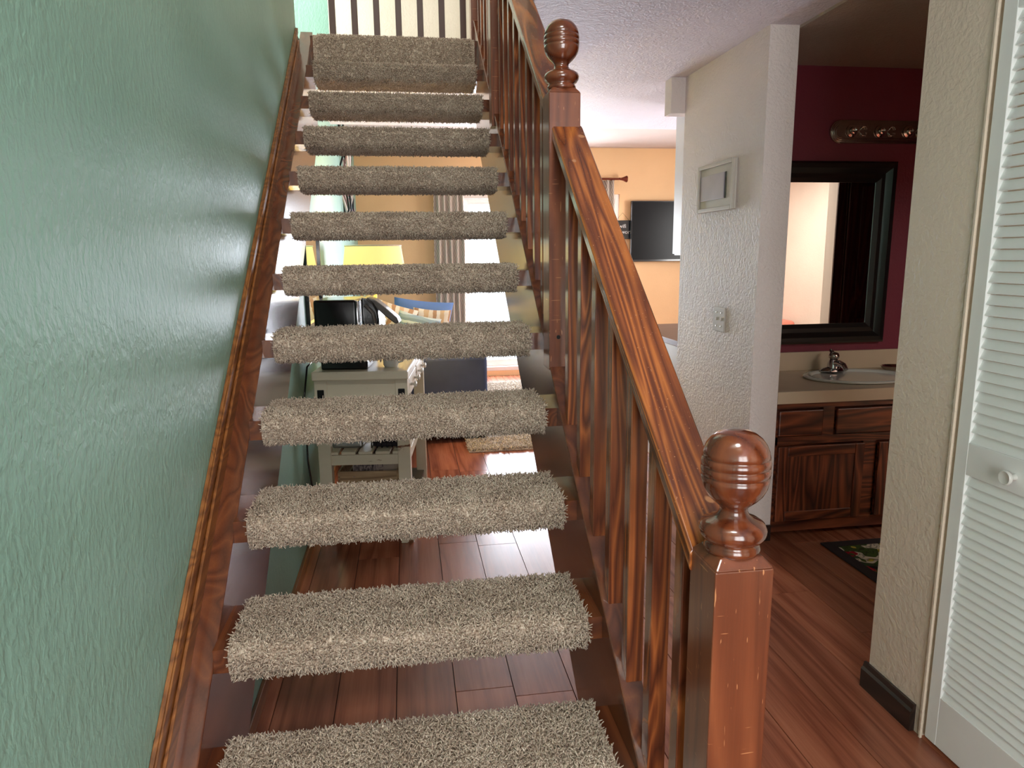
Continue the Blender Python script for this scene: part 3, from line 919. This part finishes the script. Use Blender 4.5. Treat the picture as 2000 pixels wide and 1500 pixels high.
# floral bath rug
rg = thing('floral_bath_rug', 'dark-bordered floral rug in reds and greens on the floor before the vanity', 'rug', (2.75, 2.65, 0.0))
obj('rug_field', MB().box(-0.345, 0.395, -0.245, 0.235, 0.0, 0.008), M['rug_print'], rg, bevel=0.003)
obj('rug_border', MB().box(-0.40, -0.345, -0.30, 0.29, 0.0, 0.009).box(0.395, 0.45, -0.30, 0.29, 0.0, 0.009).box(-0.345, 0.395, -0.30, -0.245, 0.0, 0.009).box(-0.345, 0.395, 0.235, 0.29, 0.0, 0.009),
    plain('dark_rug_border', srgb(46, 36, 38), 0.9), rg, bevel=0.003)

# brown doorway casing and door inside the bathroom (seen in the mirror), bed beyond
struct('trim_2', MB().box(3.84, 3.92, 1.87, 1.885, 0, 2.1).box(2.98, 3.06, 1.87, 1.885, 0, 2.1).box(2.98, 3.92, 1.87, 1.885, 2.03, 2.1), M['brown_door'], bevel=0.003)
dd = struct('door_2', MB().box(3.93, 4.55, 1.872, 1.905, 0.01, 2.03), M['brown_door'], bevel=0.003)
for z0, z1 in ((0.15, 0.85), (1.0, 1.9)):
    obj('door_panel', MB().box(4.03, 4.45, 1.905, 1.915, z0, z1), M['brown_door'], dd, bevel=0.006)
bed = thing('bed', 'bed with a salmon pink bedspread reflected in the bathroom mirror', 'bed', (3.8, -0.4, 0))
obj('bedspread', MB().box(-1.2, 0.75, -0.75, 0.6, 0.1, 0.66), M['pink'], bed, bevel=0.05, seg=4)

# ------------------------------------------------------------------ kitchen corner
kc = thing('kitchen_base_cabinet', 'white kitchen base cabinet with brown countertop behind the textured wall', 'cabinet', (2.4, 4.5, 0))
obj('body', MB().box(-0.33, 0.3, -0.45, 0.6, 0.0, 0.825), M['panel_white'], kc, bevel=0.003)
obj('countertop', MB().box(-0.35, 0.32, -0.47, 0.62, 0.825, 0.862), M['brown_counter'], kc, bevel=0.004)
ku = thing('kitchen_wall_cabinet', 'white upper kitchen cabinet just past the edge of the textured wall', 'cabinet', (2.48, 4.3, 1.38))
obj('body', MB().box(-0.228, 0.1, -0.10, 0.4, 0, 0.94), M['panel_white'], ku, bevel=0.004)
obj('cabinet_door', MB().box(-0.245, -0.23, -0.09, 0.39, 0.01, 0.93), M['panel_white'], ku, bevel=0.003)

# ------------------------------------------------------------------ living room
tv = thing('wall_television', 'black flat-screen television switched off on the peach far wall', 'television', (3.56, 7.99, 1.64))
obj('casing', MB().box(-0.575, 0.575, -0.075, -0.03, -0.345, 0.34), M['black_plastic'], tv, bevel=0.004)
obj('screen', MB().box(-0.562, 0.562, -0.077, -0.075, -0.322, 0.328), M['screen'], tv)
obj('wall_bracket', MB().box(-0.2, 0.2, -0.03, 0.01, -0.15, 0.15), M['iron'], tv)

sg = thing('chalk_sign', 'small black chalkboard sign hanging left of the television', 'sign', (2.90, 7.985, 1.66))
obj('board', MB().box(-0.16, 0.13, -0.012, 0, -0.105, 0.105), M['black_plastic'], sg, bevel=0.001)
obj('string', MB().tube([(-.08, -.006, .105), (0.0, -.006, .19), (.08, -.006, .105)], 0.0015, 6), M['iron'], sg)
chalk = plain('white_chalk', srgb(225, 222, 218), 0.9)
for txt, x, z in (('wifi', 0.0, 0.02), ('password', 0.0, -0.045)):
    cu = bpy.data.curves.new('lettering', 'FONT')
    cu.body = txt
    cu.size = 0.062
    cu.align_x = 'CENTER'
    cu.extrude = 0.0005
    cu.materials.append(chalk)
    tmp = bpy.data.objects.new('lettering', cu)
    COL.objects.link(tmp)
    bpy.context.view_layer.update()
    lm_ = bpy.data.meshes.new_from_object(tmp)
    bpy.data.objects.remove(tmp)
    to = obj('lettering', lm_, None)
    if not lm_.materials: lm_.materials.append(chalk)
    to.parent = sg
    to.location = (x, -0.0128, z)
    to.rotation_euler = (PI / 2, 0, 0)

rd = thing('curtain_rod', 'bronze curtain rod with a flared finial above the patio door', 'curtain rod', (1.8, 7.88, 2.215))
obj('rod', MB().tube([(-1.2, 0, 0), (1.02, 0, 0)], 0.012, 12), M['bronze'], rd)
for s, x in ((-1, -1.2), (1, 1.02)):
    f_ = MB().lathe([(0.012, 0), (0.016, 0.01 * s), (0.012, 0.02 * s), (0.02, 0.05 * s), (0.036, 0.085 * s), (0.034, 0.095 * s), (0.006, 0.10 * s)], x, 0, 0, 20, 'x')
    obj('finial', f_, M['bronze'], rd, auto=40)
    obj('bracket', MB().box(x - s * .06 - .008, x - s * .06 + .008, 0, 0.12, -0.02, 0.006), M['bronze'], rd)

def curtain(name, x0, x1, z0, z1, y, folds, label, amp=0.035):
    nx, nz = folds * 10, 8
    me = bpy.data.meshes.new(name)
    vs, fs, uv = [], [], []
    for j in range(nz + 1):
        for i in range(nx + 1):
            u = i / nx
            a = amp * (0.8 + 0.2 * math.sin(3.1 * u * folds + j))
            vs.append((x0 + (x1 - x0) * u + 0.006 * math.sin(j + 9 * u), y + a * math.sin(2 * PI * folds * u), z0 + (z1 - z0) * j / nz))
    for j in range(nz):
        for i in range(nx):
            q = j * (nx + 1) + i
            fs.append((q, q + 1, q + nx + 2, q + nx + 1))
    me.from_pydata(vs, [], fs)
    ul = me.uv_layers.new(name='UVMap')
    for p in me.polygons:
        for li in p.loop_indices:
            vi = me.loops[li].vertex_index
            i, j = vi % (nx + 1), vi // (nx + 1)
            ul.data[li].uv = (i / nx * folds * 0.16, j / nz)
    o = obj(name, me, M['curtain'], smooth=True, label=label, cat='curtain')
    s = o.modifiers.new('thickness', 'SOLIDIFY')
    s.thickness = 0.003
    return o
curtain('curtain', 0.735, 1.07, 0.10, 2.20, 7.88, 5, 'grey and tan zigzag curtain left of the bright patio door')
curtain('curtain', 2.50, 2.77, 0.10, 2.20, 7.88, 4, 'zigzag curtain right of the patio door beside the bronze finial')

# twig hanging on the left wall
tw = thing('twig_wall_decoration', 'wall hanging of dark and pale vertical twigs on the mint wall', 'wall decoration', (XW, 6.5, 2.1))
tw_m = [M['iron'], plain('pale_twig', srgb(226, 214, 206), 0.7), plain('mauve_twig', srgb(150, 112, 112), 0.7)]
for i in range(14):
    y = -0.28 + 0.6 * i / 13 + random.uniform(-.02, .02)
    pts = []
    for k in range(8):
        pts.append((0.03 + 0.03 * math.sin(k * 1.3 + i), y + random.uniform(-.03, .03), -0.42 + 0.80 * k / 7))
    obj('twig', MB().tube(pts, random.uniform(.005, .011), 6), tw_m[(i * 5) % 3], tw, smooth=True)
obj('backing_bar', MB().box(0.001, 0.015, -0.3, 0.33, 0.34, 0.37), M['iron'], tw)

# mirror on the left wall under the stairs
wm = thing('wall_mirror', 'thin black-framed mirror on the mint wall behind the stairs', 'mirror', (XW, 3.98, 1.42))
for pt in mitred(-0.30, 0.30, -0.38, 0.17, [(0, 0), (0, .02), (.02, .02), (.02, 0)], 0):
    pt.v = [(-y, x, z) for x, y, z in pt.v]
    pt.f = [tuple(reversed(f)) for f in pt.f]
    obj('frame_rail', pt, M['black_plastic'], wm)
obj('mirror_glass', MB().box(0.004, 0.010, -0.28, 0.28, -0.36, 0.15), M['mirror'], wm)

# sofa
sf = thing('sofa', 'slate blue sofa seen from its armrest end beyond the white console table', 'sofa', (0.45, 6.1, 0))
def sp(n, mb, mat, **k): return obj(n, local(mb, -0.45, -6.1, 0), mat, sf, **k)
sp('armrest', MB().box(-0.03, 0.985, 5.12, 5.36, 0.06, 0.66), M['sofa'], bevel=0.03, seg=4)
sp('armrest', MB().box(-0.03, 0.985, 6.95, 7.19, 0.06, 0.66), M['sofa'], bevel=0.03, seg=4)
sp('backrest', MB().box(-0.04, 0.22, 5.36, 6.95, 0.1, 0.84), M['sofa'], bevel=0.05, seg=4)
sp('seat', MB().box(0.2, 0.96, 5.36, 6.95, 0.08, 0.51), M['sofa'], bevel=0.04, seg=4)
for x in (0.03, 0.93):
    for y in (5.17, 7.12):
        sp('foot', MB().frustum(x - .03, x + .03, y - .03, y + .03, 0.0, 0.07, -0.008), M['dark_frame'])

def pillow(name, loc, size, rot, mat, label):
    nx = 12
    a, b, t = size
    vs, fs = [], []
    for s in (1, -1):
        for j in range(nx + 1):
            for i in range(nx + 1):
                u, v = 2 * i / nx - 1, 2 * j / nx - 1
                h = (max(0, 1 - u ** 4) * max(0, 1 - v ** 4)) ** 0.6
                pinch = 1 - 0.06 * (u * u * (1 - v * v) + v * v * (1 - u * u))
                vs.append((u * a / 2 * pinch, s * (t / 2 * h + 0.002), v * b / 2 * pinch))
    n1 = (nx + 1) ** 2
    for j in range(nx):
        for i in range(nx):
            q = j * (nx + 1) + i
            fs.append((q, q + 1, q + nx + 2, q + nx + 1))
            fs.append((n1 + q, n1 + q + nx + 1, n1 + q + nx + 2, n1 + q + 1))
    edge = [i for i in range(nx)] + [i * (nx + 1) + nx for i in range(nx)] + [nx * (nx + 1) + nx - i for i in range(nx)] + [(nx - i) * (nx + 1) for i in range(nx)]
    for k in range(len(edge)):
        p, q = edge[k], edge[(k + 1) % len(edge)]
        fs.append((q, p, n1 + p, n1 + q))
    o = obj(name, MB().add(vs, fs), mat, smooth=True, label=label, cat='pillow', group='pillows on the sofa', loc=loc)
    o.rotation_euler = rot
    return o
def stripes(name, cols, sc, axis=0):
    t = NT(name)
    tc = t.n('ShaderNodeTexCoord')
    s_ = t.n('ShaderNodeSeparateXYZ')
    t.l(tc.outputs['Object'], s_.inputs[0])
    q = t.math('FRACT', t.math('ADD', t.math('MULTIPLY', s_.outputs[axis], sc), t.math('MULTIPLY', t.noise(t.coords(), 7), 0.5)))
    t.color(t.ramp(q, [(i / len(cols), c) for i, c in enumerate(cols)], 'CONSTANT'))
    return t.set(0.9)
tan_p = stripes('cream_tan_striped_cloth', [srgb(240, 222, 200), srgb(196, 150, 112), srgb(246, 232, 214), srgb(222, 186, 146)], 7)
den = stripes('pale_denim_print', [srgb(150, 172, 188), srgb(206, 220, 226), srgb(128, 150, 168)], 16, 2)
blue_p = plain('periwinkle_cloth', srgb(112, 144, 202), 0.9)
pillow('pillow', (0.20, 5.84, 0.80), (0.46, 0.50, 0.14), (0.25, 0.35, 0.1), tan_p, 'cream and tan striped pillow leaning at the left end of the pillows')
pillow('pillow', (0.53, 6.25, 0.78), (0.52, 0.48, 0.16), (0.2, 0.12, 0.05), blue_p, 'large periwinkle blue pillow behind the two smaller ones')
pillow('pillow', (0.60, 6.02, 0.75), (0.32, 0.42, 0.10), (0.25, 0.1, 0.0), tan_p, 'small tan patterned pillow in front of the blue pillow')
pillow('pillow', (0.46, 5.62, 0.735), (0.34, 0.42, 0.10), (0.15, 0.25, 0.05), den, 'small pale denim print pillow below the blue pillow')

# side table and lamp between stairs and sofa
et = thing('lamp_table', 'dark square side table carrying the yellow-shaded lamp', 'table', (0.18, 4.85, 0))
obj('tabletop', MB().box(-.22, .22, -.22, .22, .60, .63), M['dark_frame'], et, bevel=0.004)
for x in (-.19, .19):
    for y in (-.19, .19):
        obj('leg', MB().box(x - .02, x + .02, y - .02, y + .02, 0, .60), M['dark_frame'], et)
lm = thing('table_lamp', 'table lamp with a ridged base and glowing yellow shade by the mint wall', 'lamp', (0.20, 4.85, 0.63))
base_prof = [(0.0, 0), (0.08, 0), (0.085, 0.02), (0.06, 0.035)]
for i in range(9):
    z = 0.05 + i * 0.045
    r = 0.035 + 0.03 * math.sin(PI * (i + 0.5) / 9)
    base_prof += [(r, z), (r + 0.008, z + 0.012), (r + 0.008, z + 0.024), (r, z + 0.034)]
base_prof += [(0.012, 0.47), (0.012, 0.56), (0.0, 0.56)]
obj('base', MB().lathe(base_prof, seg=28), plain('stone_grey_ceramic', srgb(150, 140, 112), 0.5), lm, auto=40)
shm = MB()
n = 32
vs, fs = [], []
for r, z in ((0.225, 0.54), (0.185, 0.835), (0.180, 0.835), (0.220, 0.54)):
    for k in range(n):
        a = 2 * PI * k / n
        vs.append((r * math.cos(a), r * math.sin(a), z))
for lv in range(4):
    for k in range(n):
        j = (k + 1) % n
        fs.append((lv * n + k, lv * n + j, ((lv + 1) % 4) * n + j, ((lv + 1) % 4) * n + k))
obj('lamp_shade', shm.add(vs, fs), M['shade'], lm, auto=50)
for z, r in ((0.835, 0.185), (0.54, 0.225)):
    rim = MB().tube([(r * math.cos(2 * PI * k / 32), r * math.sin(2 * PI * k / 32), z) for k in range(33)], 0.005, 6)
    obj('shade_trim', rim, M['cream'], lm)
bulb = NT('lit_bulb')
bulb.b.inputs['Emission Color'].default_value = srgb(255, 214, 150)
bulb.b.inputs['Emission Strength'].default_value = 30
bulb.color((1, 1, 1, 1))
obj('bulb', MB().lathe([(0.012, 0.56), (0.014, 0.59), (0.030, 0.63), (0.033, 0.66), (0.024, 0.69), (0.0, 0.70)], seg=20), bulb.m, lm, auto=60)
pt = bpy.data.lights.new('lamp_bulb_light', 'POINT')
pt.energy = 14
pt.color = (1.0, 0.74, 0.42)
pt.shadow_soft_size = 0.05
po = bpy.data.objects.new('lamp_bulb_light', pt)
po.location = (0.20, 4.85, 0.63 + 0.76)
COL.objects.link(po)

# white distressed console table behind the stairs
ct = thing('console_table', 'distressed white console table with black corner brackets behind the stairs', 'table', (0.18, 3.32, 0), math.radians(-6))
TW, TD, TH = 0.225, 0.95, 0.868
obj('tabletop', MB().box(-TW, TW, -0.02, TD, TH - 0.042, TH), M['distress'], ct, bevel=0.006)
for q in ((-TW + .03, TW - .03, 0.005, 0.03), (-TW + .03, TW - .03, TD - .05, TD - .025), (-TW + .012, -TW + .035, .03, TD - .05), (TW - .035, TW - .018, .03, TD - .05)):
    obj('apron', MB().box(*q, TH - 0.155, TH - .042), M['distress'], ct, bevel=0.002)
for j in range(2):
    ya = 0.09 + j * 0.41
    dr = obj('drawer', MB().box(TW - .022, TW - .008, ya, ya + .37, TH - .145, TH - .055), M['distress'], ct, bevel=0.003)
    for yy in (ya + .09, ya + .28):
        obj('knob', MB().lathe([(0.006, 0), (0.006, 0.014), (0.014, 0.018), (0.015, 0.026), (0.009, 0.031), (0.0, 0.032)], TW - .008, yy, TH - .10, 16, 'x'), M['porcelain'], dr, auto=50)
for x in (-TW + .035, TW - .035):
    for y in (0.025, TD - .045):
        lg = obj('leg', MB().box(x - .03, x + .03, y - .024, y + .03, 0, TH - .043), M['distress'], ct, bevel=0.003)
        if y < 0.1:
            obj('bracket', MB().box(x - .016, x + .016, y - .0295, y - .023, TH - .155, TH - .088), M['iron'], lg, bevel=0.003, label='black metal corner bracket')
for q in ((-TW + .06, TW - .06, 0.01, 0.032), (TW - .03, TW - .012, 0.05, TD - .07)):
    obj('shelf_rail', MB().box(*q, .405, .455), M['distress'], ct, bevel=0.002)
for i in range(5):
    x = -TW + .03 + i * 0.082
    obj('shelf_slat', MB().box(x, x + .068, 0.012, TD - .03, .456, .470), M['distress'], ct, bevel=0.002)
obj('lower_shelf', MB().box(-TW + .02, TW - .02, 0.0, TD - .02, .075, .10), M['dark_frame'], ct, bevel=0.002, label='lowest shelf of the table, coloured dark like the shadow there')  # added under the crate; its dark colour stands in for shadow

def on_table(x, y):
    a = math.radians(-6)
    return (0.18 + x * math.cos(a) - y * math.sin(a), 3.32 + x * math.sin(a) + y * math.cos(a))
# coffee maker
cx_, cy_ = on_table(-0.06, 0.16)
cm = thing('coffee_maker', 'black single-serve coffee maker standing on the white console table', 'coffee maker', (cx_, cy_, TH), math.radians(-6))
obj('base', MB().box(-0.13, 0.09, -0.12, 0.2, 0, 0.045), M['black_plastic'], cm, bevel=0.008)
obj('drip_tray', MB().box(0.02, 0.10, -0.125, -0.02, 0.045, 0.056), M['chrome'], cm, bevel=0.002)
obj('water_tank', MB().box(-0.155, 0.045, -0.10, 0.19, 0.045, 0.33), M['black_plastic'], cm, bevel=0.012, seg=3)
obj('chrome_band', MB().box(0.045, 0.056, -0.10, -0.06, 0.05, 0.325), M['chrome'], cm, bevel=0.003)
hd = MB().prism_y([(0.056, 0.05), (0.14, 0.05), (0.14, 0.22), (0.135, 0.27), (0.115, 0.31), (0.085, 0.33), (0.056, 0.335)], -0.02, 0.19)
obj('brew_head', hd, M['black_plastic'], cm, bevel=0.008)
arch = MB().tube([(0.075, -0.028, 0.06), (0.118, -0.028, 0.1), (0.124, -0.028, 0.2), (0.112, -0.028, 0.26), (0.075, -0.028, 0.30)], 0.009, 8)
obj('trim_arch', arch, M['grey_plastic'], cm, smooth=True)
hn = MB().prism_y([(0.08, 0.335), (0.12, 0.325), (0.17, 0.285), (0.225, 0.235), (0.235, 0.21), (0.215, 0.205), (0.16, 0.25), (0.11, 0.30)], -0.01, 0.10)
obj('lid_handle', hn, M['grey_plastic'], cm, bevel=0.006, label='grey sloping lid handle')
mug_x, mug_y = on_table(0.13, 0.12)
mg = thing('white_mug', 'white ceramic mug beside the black coffee maker', 'mug', (mug_x, mug_y, TH))
obj('cup', MB().lathe([(0.0, 0), (0.03, 0), (0.037, 0.01), (0.038, 0.095), (0.034, 0.095), (0.033, 0.012), (0.0, 0.008)], seg=24), M['porcelain'], mg, auto=50)
obj('handle', MB().tube([(0.036, 0, 0.075), (0.06, 0, 0.072), (0.064, 0, 0.045), (0.055, 0, 0.025), (0.036, 0, 0.02)], 0.005, 8), M['porcelain'], mg, smooth=True)
# metal tray and basket on the shelf
tx, ty = on_table(-0.05, 0.22)
tr_ = thing('silver_toaster', 'low silver toaster on the middle shelf of the console table', 'toaster', (tx, ty, 0.470), math.radians(-6))
obj('body', MB().box(-0.12, 0.03, -0.14, 0.14, 0.0, 0.06), plain('brushed_steel', srgb(190, 190, 192), 0.28, metal=0.9), tr_, bevel=0.012, seg=3)
obj('slot', MB().box(-0.09, -0.03, -0.12, 0.12, 0.058, 0.0615), M['iron'], tr_)
wx, wy = on_table(0.10, 0.2)
wb = thing('wire_basket', 'black wire basket beside the silver toaster on the shelf', 'basket', (wx, wy, 0.470), math.radians(-6))
wm_ = MB()
for i in range(7):
    x = -0.075 + i * 0.025
    wm_.tube([(x, -.13, .09), (x, -.13, .003), (x, .13, .003), (x, .13, .09)], 0.0025, 6)
for z in (.03, .06, .09):
    wm_.tube([(-.075, -.13, z), (.075, -.13, z), (.075, .13, z), (-.075, .13, z), (-.075, -.13, z)], 0.0025, 6)
obj('wires', wm_, M['iron'], wb)
obj('liner', MB().box(-.07, .07, -.12, .12, .004, .05), plain('dark_cloth_liner', srgb(40, 32, 38), 0.8), wb, bevel=0.01)
# crate with magazines on the lowest shelf
kx, ky = on_table(0.0, 0.28)
cr = thing('wooden_crate', 'pale slatted wooden crate of magazines under the console table', 'crate', (kx, ky, 0.10), math.radians(-6))
for j in range(3):
    z = 0.01 + j * 0.085
    for y in (-0.2, 0.19):
        obj('slat', MB().box(-0.14, 0.14, y, y + .01, z, z + .07), M['crate'], cr, bevel=0.001)
    for x in (-0.15, 0.14):
        obj('slat', MB().box(x, x + .01, -0.2, 0.2, z, z + .07), M['crate'], cr, bevel=0.001)
obj('bottom', MB().box(-0.14, 0.14, -0.19, 0.19, 0.0, 0.01), M['crate'], cr)
mag_t = NT('printed_cover_grey')
mag_t.color(mag_t.ramp(mag_t.noise(mag_t.coords((3, 1, 1)), 18, 4, 0.6, 1.5), [(0.35, srgb(60, 54, 60)), (0.5, srgb(134, 122, 124)), (0.62, srgb(196, 182, 176))]))
mag_t.set(0.35)
for i, (x, rz, lab, mt) in enumerate(((-0.02, 0.08, 'glossy grey printed magazine lying tilted on the crate', mag_t.m), (0.09, -0.05, 'pale magazine standing at the right side of the crate', plain('pale_cover', srgb(196, 184, 172), 0.4)))):
    mx_, my_ = on_table(x, 0.2 + 0.05 * i)
    o = obj('magazine', MB().box(-0.075, 0.075, -0.12, 0.12, 0, 0.01), mt, bevel=0.001, label=lab, cat='magazine', group='magazines in the crate', loc=(mx_, my_, 0.372 + 0.006 * i))
    o.rotation_euler = (math.radians(28 if i == 0 else 22), 0, rz)
# cord
obj('power_cord', MB().tube([(-0.055, 3.50, 0.90), (-0.075, 3.42, 0.88), (-0.085, 3.34, 0.75), (-0.08, 3.30, 0.6), (-0.082, 3.30, 0.45), (-0.072, 3.31, 0.32), (-0.085, 3.32, 0.15), (-0.08, 3.36, 0.03)], 0.0045, 8),
    M['black_plastic'], smooth=True, label='black power cord hanging down beside the console table', cat='cord')

# shag rug in the living room
sr = thing('shag_rug', 'oatmeal shag rug on the floor in front of the sofa', 'rug', (1.75, 6.15, 0))
RX0, RX1, RY0, RY1 = -0.94, 0.24, -1.32, 1.3
obj('backing', MB().box(RX0, RX1, RY0, RY1, 0, 0.012), M['rug_pile'], sr, bevel=0.004)
cnt = 30000
Pr = np.column_stack([rng.uniform(RX0, RX1, cnt), rng.uniform(RY0, RY1, cnt), np.full(cnt, 0.012)])
Nr = np.tile([0.0, 0.0, 1.0], (cnt, 1))
obj('rug_pile', pile_mesh('rug_pile', Pr, Nr, 0.022, 0.0045), M['rug_pile'], sr, kind='stuff')
